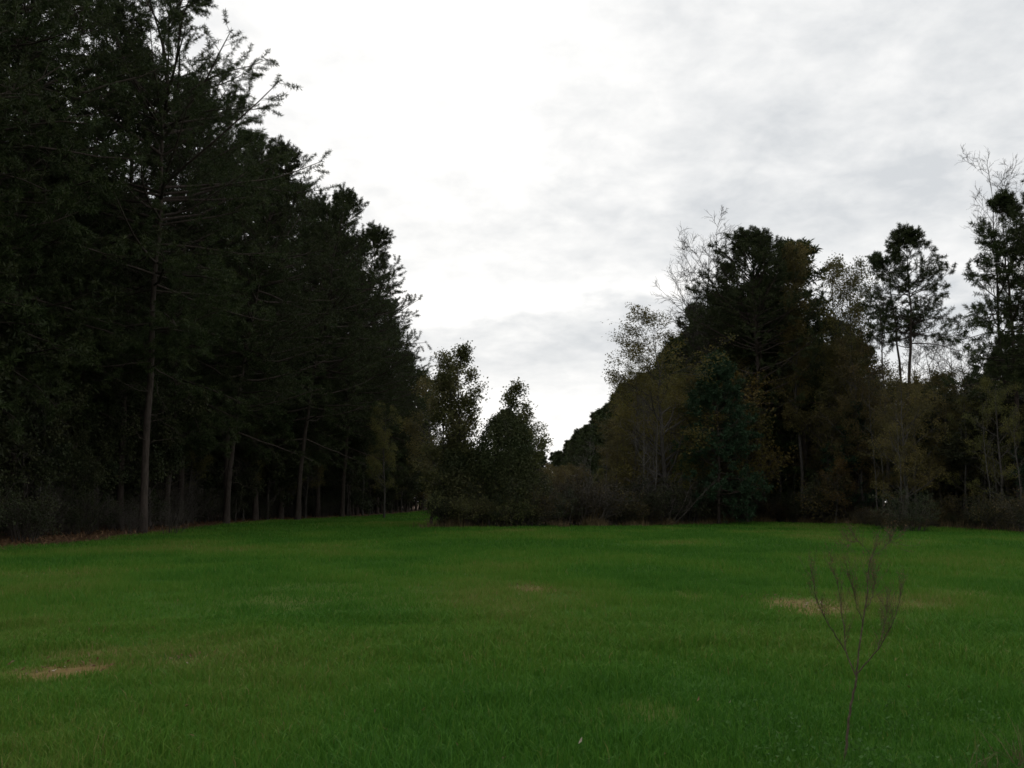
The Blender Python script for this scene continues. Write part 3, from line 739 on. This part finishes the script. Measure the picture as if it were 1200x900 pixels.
plant_px('pine_tree', edge_pine, 1174, 62, 238, 'tall ragged pine with drooping tiers at the right end of the wood', 'pine tree', rot=1.1)
plant_px('pine_tree', edge_pine, 1224, 60, 195, 'tallest pine, half cut by the right border of the photo', 'pine tree', rot=3.4)
plant_px('bare_tree', broadleaf('tall_bare', 278, H=25, R=4.0, low=.52, nl=20, per2=5, per3=5, per4=2, per_leaf=0, twig=.012, up=.8, ang=(22, 42), bark='dark_bark', r0=.17), 1158, 64, 200, 'tall leafless tree reaching above the ragged pine at the right', 'bare tree', rot=.8, parts=('trunk',))

# middle storey of the right wood
GM = 'middle storey of the right wood'
mid = []
for k in range(74):
    px = 690+rng.random()*560
    base = float(front_edge(np.clip(at(px, 72), -5, 27)))
    if px > 1075: base = np.interp(px, [1075, 1200, 1260], [66, 51, 47])
    D = base+3.5+rng.random()*14
    lim = np.interp(px, [690, 720, 780, 830, 900, 1000, 1100, 1250], [520, 480, 440, 420, 380, 400, 440, 440])
    yt = lim+rng.random()*70
    src = [B_brown[0], B_olive[0], B_brown[1], B_brown[2], B_olive[2], Y_pine][int(rng.integers(0, 6))]
    if px < 835: src = [B_yellow, B_brown[0], B_olive[1]][k % 3]; D += 2.5
    nm = 'young_pine' if src is Y_pine else 'deciduous_tree'
    if src is Y_pine: yt = max(yt, 478)
    plant_px(nm, src, px, D, yt, 'dark green young pine buried in the middle storey of the right wood' if src is Y_pine else 'dull brown or olive tree merged into the middle storey of the right wood',
             'young pine' if src is Y_pine else 'tree', 'young pines in the right wood' if src is Y_pine else GM, wide=1.15)
# backing rows of pines behind the right wood
GQ = 'pines at the back of the right wood'
for k in range(44):
    px = 800+k*10.5+rng.normal()*4; D = 98+rng.random()*26
    lim = np.interp(px, [800, 900, 1000, 1040, 1120, 1160, 1260], [400, 350, 385, 455, 455, 390, 350])
    plant_px('pine_tree', P_deep[k % 2], px, D, lim+rng.random()*45, 'dark pine at the back of the right wood, hidden behind its brown trees', 'pine tree', GQ)
for k in range(26):
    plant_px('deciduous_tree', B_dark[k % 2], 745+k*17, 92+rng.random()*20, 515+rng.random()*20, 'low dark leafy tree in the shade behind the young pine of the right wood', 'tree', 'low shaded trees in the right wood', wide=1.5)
GZ = 'leafy trees at the back of the right wood'
for k in range(46):
    px = 720+k*12.2+rng.normal()*5; D = (86 if px < 1050 else 72)+rng.random()*34
    lim = np.interp(px, [720, 800, 900, 1000, 1040, 1120, 1160, 1300], [500, 440, 420, 430, 470, 470, 450, 440])
    plant_px('deciduous_tree', (B_olive+B_brown)[k % 6], px, D, lim+rng.random()*50, 'dark leafy tree filling the back of the right wood', 'tree', GZ, wide=1.4)
for k in range(9):
    plant_px('deciduous_tree', (B_dark+B_olive)[k % 5], 1078+k*18, 68-k*1.2+rng.random()*6, 440+rng.random()*45, 'dark leafy tree filling the low wood under the ragged pine at the right', 'tree', 'low trees at the right end of the wood', wide=1.35)
# pale bare saplings in front
for k, (px, D, yt, r) in enumerate([(766, 73, 452, 0), (752, 72, 470, 1), (925, 85, 400, 2), (985, 79, 430, 2), (1088, 68, 470, 2), (800, 76, 480, 1), (690, 70, 520, 1), (1012, 74, 500, 2)]):
    lb = ['pale dead branching tree in front of the yellowish brown tree', 'second pale dead tree left of the branching one', 'thin pale trunk rising below the narrow brown tree',
          'thin pale trunk under the olive trees', 'thin pale trunk right of the airy pine', 'pale dead sapling beside the dark young pine', 'thin dead sapling in the brown brush at the sky gap', 'short pale sapling left of the dead pole'][k]
    plant_px('bare_tree', B_dead[r], px, D, yt, lb, 'bare tree', rot=k*1.3, wide=.9, parts=('trunk',))
GS = 'slim pale trunks in the right wood'
for k in range(22):
    px = 715+k*22.5+rng.normal()*6
    base = float(front_edge(np.clip(at(px, 72), -5, 27)))
    if px > 1075: base = np.interp(px, [1075, 1200, 1260], [66, 51, 47])
    plant_px('bare_tree', B_dead[2], px, base+1.5+rng.random()*5, np.interp(px, [700, 830, 1000, 1200], [500, 430, 420, 450])+rng.random()*70, 'slim pale leafless trunk standing among the olive and brown trees of the right wood', 'bare tree', GS, wide=.8+.4*rng.random(), parts=('trunk',))
plant_px('deciduous_tree', B_small_yellow, 798, 74, 545, 'small sapling with bright yellow leaves low in front of the dark young pine', 'tree', rot=.3)
plant_px('deciduous_tree', B_small_yellow, 874, 77, 500, 'yellow leaved sapling right of the dark young pine', 'tree', rot=1.9)
plant_px('deciduous_tree', B_small_orange, 977, 72, 545, 'orange leaved sapling at the foot of the olive trees', 'tree', rot=.3)
plant_px('deciduous_tree', B_small_orange, 868, 79, 452, 'sapling with a few orange leaves under the big round pine', 'tree', rot=2.3)
# bushes along its front
GE = 'bushes along the front of the right wood'
for k in range(64):
    px = 650+k*9.2+rng.normal()*4
    base = float(front_edge(np.clip(at(px, 72), -5, 27)))
    if px > 1075: base = np.interp(px, [1075, 1200, 1260], [66, 51, 47])
    D = base+1.0+rng.random()*2.6
    s = [S_brown[0], S_dark[0], S_brown[1], S_dark[1], S_yellow, S_brown[2], S_dark[0], S_brown[0]][int(rng.integers(0, 8))]
    hh = 1.0+(2.9 if px < 1000 else 1.5)*rng.random()**1.4
    plant('shrub', s, at(px, D), D, 'dull brown bush along the front foot of the right wood', 'shrub', GE, hh, None, 1.2, SF)
plant_px('shrub', S_yellow, 725, 70.5, 592, 'low thin leaved bush at the left end of the right wood edge', 'shrub', parts=SF)

# ------------------------------------------------------------------ foreground weed and dry grass
def px_point(px, py, D):
    u = (px-600)/F_PX; v = (450-py)/F_PX
    t = D/(math.cos(PITCH)-v*math.sin(PITCH))
    return np.array([u*t, D, CAM_H+Z0+t*(math.sin(PITCH)+v*math.cos(PITCH))])

def build_weed():
    rng = np.random.default_rng(21)
    D0 = 6.15
    base = px_point(989, 893, D0); base[2] = float(ground_z(base[0], D0))-.02
    def poly(pts, dd, r0, r1, K=14):
        Q = np.array([px_point(x, y, D0+d) for (x, y), d in zip(pts, dd)])
        s = np.linspace(0, len(Q)-1, K); i = np.minimum(s.astype(int), len(Q)-2); f = (s-i)[:, None]
        P = Q[i]*(1-f)+Q[i+1]*f
        for _ in range(2): P[1:-1] = (P[:-2]+2*P[1:-1]+P[2:])/4
        P[1:-1] += rng.normal(size=(K-2, 3))*.0035
        return P, np.linspace(r0, r1, K)
    lines = [([(989, 893), (994, 850), (1000, 812), (1004, 790)], (0, 0, 0, 0), .0085, .0065),
             ([(1003, 792), (1008, 755), (1013, 715), (1017, 685), (1019, 655), (1028, 638)], (0, .02, .05, .07, .08, .1), .0062, .0022),
             ([(1003, 792), (996, 778), (990, 760), (988, 725), (986, 695), (977, 668), (972, 660)], (0, .02, .06, .1, .13, .15, .17), .005, .002),
             ([(990, 762), (978, 742), (968, 728), (960, 708), (953, 688), (950, 668)], (.05, .0, -.06, -.1, -.13, -.15), .004, .0018),
             ([(1004, 790), (1014, 778), (1026, 765), (1036, 748), (1048, 728), (1055, 706), (1057, 684)], (0, -.04, -.1, -.16, -.2, -.24, -.26), .005, .0018),
             ([(1013, 715), (1022, 702), (1025, 685), (1024, 668)], (.05, .1, .14, .16), .003, .0016),
             ([(1020, 650), (1012, 638), (1000, 634), (994, 640)], (.08, .03, 0, -.02), .0022, .0013),
             ([(1011, 728), (1004, 712), (1000, 690), (995, 672)], (.04, -.04, -.1, -.13), .003, .0015),
             ([(1028, 762), (1034, 745), (1037, 725), (1040, 700)], (-.1, -.04, .02, .06), .003, .0015),
             ([(1019, 655), (1034, 645), (1043, 634), (1045, 636)], (.08, .14, .18, .2), .002, .0012)]
    Ps, Rs = zip(*[poly(*l) for l in lines]); Ps = np.array(Ps)-base; Rs = np.array(Rs)*.92
    main = [(*tubes(Ps[:1], Rs[:1], 7), 0, None)]
    br = [(*tubes(Ps[1:], Rs[1:], 5), 0, None)]
    # fine upright twigs with tiny seed husks
    idx, t, p, d = children(rng, Ps[1:], None, 21, .3, 1, (15, 42), None)
    L = .05+.13*rng.random(len(p))
    P2 = walk(rng, p, norm(d+np.array([0, 0, .5])), L, 5, up=.5, wob=.1)
    br.append((*tubes(P2, taper(np.full(len(P2), .0011), 5, .5), 3), 0, None))
    i3, t3, p3, d3 = children(rng, P2, None, 4, .2, 1, (15, 45), None)
    P3 = walk(rng, p3, norm(d3+np.array([0, 0, .4])), .03+.05*rng.random(len(p3)), 3, up=.4, wob=.1)
    br.append((*tubes(P3, taper(np.full(len(P3), .0007), 3, .6), 3), 0, None))
    e, _ = interp(P3, np.repeat(np.arange(len(P3)), 2), rng.random(len(P3)*2))
    v, f, c = leaves(rng, e, 1, .012, .004, .002)
    o = bpy.data.objects.new('dead_weed', None); COL.objects.link(o); o.location = base
    o['label'] = 'thin reddish brown leafless weed standing alone in the foreground grass'; o['category'] = 'weed'
    for nm, me in (('stem', make_mesh('weed_stem', main, [M['weed_stem']], True)), ('branches', make_mesh('weed_branches', br, [M['weed_stem']], True)), ('seed_husks', make_mesh('weed_husks', [(v, f, 0, c)], [M['straw']]))):
        c_ = bpy.data.objects.new(nm, me); COL.objects.link(c_); c_.parent = o
build_weed()

def build_tufts():
    rng = np.random.default_rng(33)
    for k, (x, y, n, h, lb) in enumerate([(3.02, 6.05, 46, .26, 'tuft of dry straw coloured grass at the right corner of the foreground'), (3.32, 6.5, 30, .22, 'smaller dry grass tuft behind the one at the right corner'),
                                           (2.72, 5.95, 26, .24, 'sparse dry grass tuft nearest the leafless weed')]):
        a = rng.random(n)*2*PI; ti = np.radians(5+45*rng.random(n))
        p = np.stack([rng.normal(size=n)*.07, rng.normal(size=n)*.07, np.zeros(n)], 1)
        d = np.stack([np.cos(a)*np.sin(ti), np.sin(a)*np.sin(ti), np.cos(ti)], 1)
        P = walk(rng, p, d, h*(.5+.7*rng.random(n)), 6, up=-.7, wob=.06)
        v, f = tubes(P, taper(np.full(n, .0022), 6, .3), 3)
        o = bpy.data.objects.new('dry_grass_tuft', make_mesh('dry_grass_tuft', [(v, f, 0, np.repeat(rng.random(n), 15))], [M['dry_stem']])); COL.objects.link(o)
        o.location = (x, y, float(ground_z(x, y))-.01); o['label'] = lb; o['category'] = 'dry grass'; o['group'] = 'dry grass tufts in the foreground'
    # broad leaved clover-like weeds low in the grass at the bottom right
    n = 900
    y = 5.4+rng.random(n)**1.5*2.2; x = 1.2+rng.random(n)*2.4
    k = fbm(x/.3, y/.3, 91, 2) > .52; x = x[k]; y = y[k]
    p = np.stack([x, y, ground_z(x, y)+.05+.08*rng.random(len(x))], 1)
    v, f, c = leaves(rng, p, 2, .034, .024, .02, droop=-.3)
    o = bpy.data.objects.new('clover', make_mesh('clover', [(v, f, 0, c)], [M['weed_leaf']])); COL.objects.link(o); o['kind'] = 'stuff'
    o['label'] = 'low broad leaved green weeds in the foreground grass around the leafless weed'; o['category'] = 'ground cover'
build_tufts()

# ------------------------------------------------------------------ sky
SUN_EL, SUN_AZ = math.radians(23), math.radians(-7)     # ahead of the camera, a little left
def build_world():
    w = bpy.data.worlds.new('World'); sc.world = w; w.use_nodes = True
    N = w.node_tree.nodes; Lk = w.node_tree.links; N.clear()
    out = N.new('ShaderNodeOutputWorld'); bg = N.new('ShaderNodeBackground'); bg.inputs['Strength'].default_value = .1
    sky = N.new('ShaderNodeTexSky'); sky.sky_type = 'NISHITA'; sky.sun_disc = False
    sky.sun_elevation = SUN_EL; sky.sun_rotation = SUN_AZ
    tc = N.new('ShaderNodeTexCoord'); sp = N.new('ShaderNodeSeparateXYZ'); Lk.new(tc.outputs['Generated'], sp.inputs[0])
    def math_(op, a, b=None, c=None):
        m = N.new('ShaderNodeMath'); m.operation = op
        for i, v in enumerate((a, b, c)):
            if v is None: continue
            if isinstance(v, (int, float)): m.inputs[i].default_value = v
            else: Lk.new(v, m.inputs[i])
        return m.outputs[0]
    zc = math_('ADD', math_('MAXIMUM', sp.outputs['Z'], 0.0), .27)
    cx = math_('DIVIDE', sp.outputs['X'], zc); cy = math_('DIVIDE', sp.outputs['Y'], zc)
    cb = N.new('ShaderNodeCombineXYZ'); Lk.new(cx, cb.inputs[0]); Lk.new(cy, cb.inputs[1])
    def noise(scale, det, ro, off, dist=0.0):
        mp = N.new('ShaderNodeMapping'); mp.inputs['Location'].default_value = off; Lk.new(cb.outputs[0], mp.inputs[0])
        n = N.new('ShaderNodeTexNoise'); n.inputs['Scale'].default_value = scale; n.inputs['Detail'].default_value = det; n.inputs['Roughness'].default_value = ro; n.inputs['Distortion'].default_value = dist
        Lk.new(mp.outputs[0], n.inputs[0]); return n.outputs[0]
    big = noise(1.15, 3, .5, (3.1, 1.7, 0), .3)
    mid_ = noise(7.5, 6, .55, (7.3, 2.2, 0), .25)
    fine = noise(19, 4, .55, (1.3, 9.2, 0), .2)
    # glow: the veiled sun, high to the left of the frame centre
    def dot(v):
        vm_ = N.new('ShaderNodeVectorMath'); vm_.operation = 'DOT_PRODUCT'; Lk.new(tc.outputs['Generated'], vm_.inputs[0]); vm_.inputs[1].default_value = v
        return vm_.outputs['Value']
    g = math_('POWER', math_('MAXIMUM', dot((math.cos(SUN_EL)*math.sin(SUN_AZ), math.cos(SUN_EL)*math.cos(SUN_AZ), math.sin(SUN_EL))), 0.0), 34.0)
    # layered cloud banks: their brightness against height above the horizon, made uneven by the noise
    zz = math_('ADD', math_('MAXIMUM', sp.outputs['Z'], 0.0), math_('MULTIPLY_ADD', big, .10, -.05))
    zz = math_('ADD', zz, math_('MULTIPLY_ADD', mid_, .05, -.025))
    rp = N.new('ShaderNodeValToRGB'); Lk.new(zz, rp.inputs[0]); e = rp.color_ramp.elements
    bank = [(0, 1.15), (.06, 1.1), (.10, .92), (.15, .25), (.19, .26), (.213, .86), (.238, .46), (.275, .24), (.33, .46), (.42, .50), (.55, .60), (1, .6)]
    while len(e) < len(bank): e.new(.5)
    for i, (p, v) in enumerate(bank): e[i].position = p; e[i].color = (v, v, v, 1)
    s = math_('MULTIPLY_ADD', big, .7, rp.outputs[0])
    s = math_('MULTIPLY_ADD', mid_, 1.25, s)
    s = math_('MULTIPLY_ADD', fine, .55, s)
    s = math_('MULTIPLY_ADD', g, .58, s)
    s = math_('SUBTRACT', s, 1.36)
    fac = N.new('ShaderNodeClamp'); Lk.new(s, fac.inputs[0])
    cm = N.new('ShaderNodeMix'); cm.data_type = 'RGBA'; Lk.new(fac.outputs[0], cm.inputs[0])
    cm.inputs[6].default_value = (6.85, 7.1, 7.35, 1); cm.inputs[7].default_value = (11.0, 10.9, 10.7, 1)
    # the cloud deck is duller away from the sun's side of the sky
    dim = N.new('ShaderNodeMapRange'); Lk.new(sp.outputs['Y'], dim.inputs[0]); dim.inputs[1].default_value = -.6; dim.inputs[2].default_value = .75; dim.inputs[3].default_value = .86; dim.inputs[4].default_value = 1.0
    vs = N.new('ShaderNodeVectorMath'); vs.operation = 'SCALE'; Lk.new(cm.outputs[2], vs.inputs[0]); Lk.new(dim.outputs[0], vs.inputs['Scale'])
    mx = N.new('ShaderNodeMix'); mx.data_type = 'RGBA'; mx.inputs[0].default_value = .985
    Lk.new(sky.outputs[0], mx.inputs[6]); Lk.new(vs.outputs[0], mx.inputs[7])
    Lk.new(mx.outputs[2], bg.inputs['Color']); Lk.new(bg.outputs[0], out.inputs[0])
build_world()

sl = bpy.data.lights.new('sun', 'SUN'); sl.energy = .5; sl.angle = math.radians(35); sl.color = (1, .95, .88)
so = bpy.data.objects.new('sun', sl); COL.objects.link(so)
from mathutils import Vector
so.rotation_euler = (-Vector((math.cos(SUN_EL)*math.sin(SUN_AZ), math.cos(SUN_EL)*math.cos(SUN_AZ), math.sin(SUN_EL)))).to_track_quat('-Z', 'Y').to_euler()
so.location = (-10, 60, 60)

# ------------------------------------------------------------------ camera and output
cam = bpy.data.cameras.new('camera'); co = bpy.data.objects.new('camera', cam); COL.objects.link(co)
cam.sensor_width = 36; cam.lens = 36*F_PX/1200; cam.clip_end = 12000; cam.clip_start = .05
co.location = (0, 0, CAM_H+Z0); co.rotation_euler = (PI/2+PITCH, 0, 0)
sc.camera = co
sc.view_settings.view_transform = 'Standard'; sc.view_settings.look = 'None'; sc.view_settings.exposure = 0; sc.view_settings.gamma = 1
sc.view_settings.use_curve_mapping = False
sc.render.engine = 'CYCLES'
sc.cycles.max_bounces = 4; sc.cycles.diffuse_bounces = 3; sc.cycles.glossy_bounces = 2; sc.cycles.transmission_bounces = 3; sc.cycles.transparent_max_bounces = 4
sc.cycles.use_denoising = True
sc.cycles.caustics_reflective = False; sc.cycles.caustics_refractive = False
sc.cycles.filter_width = 1.6
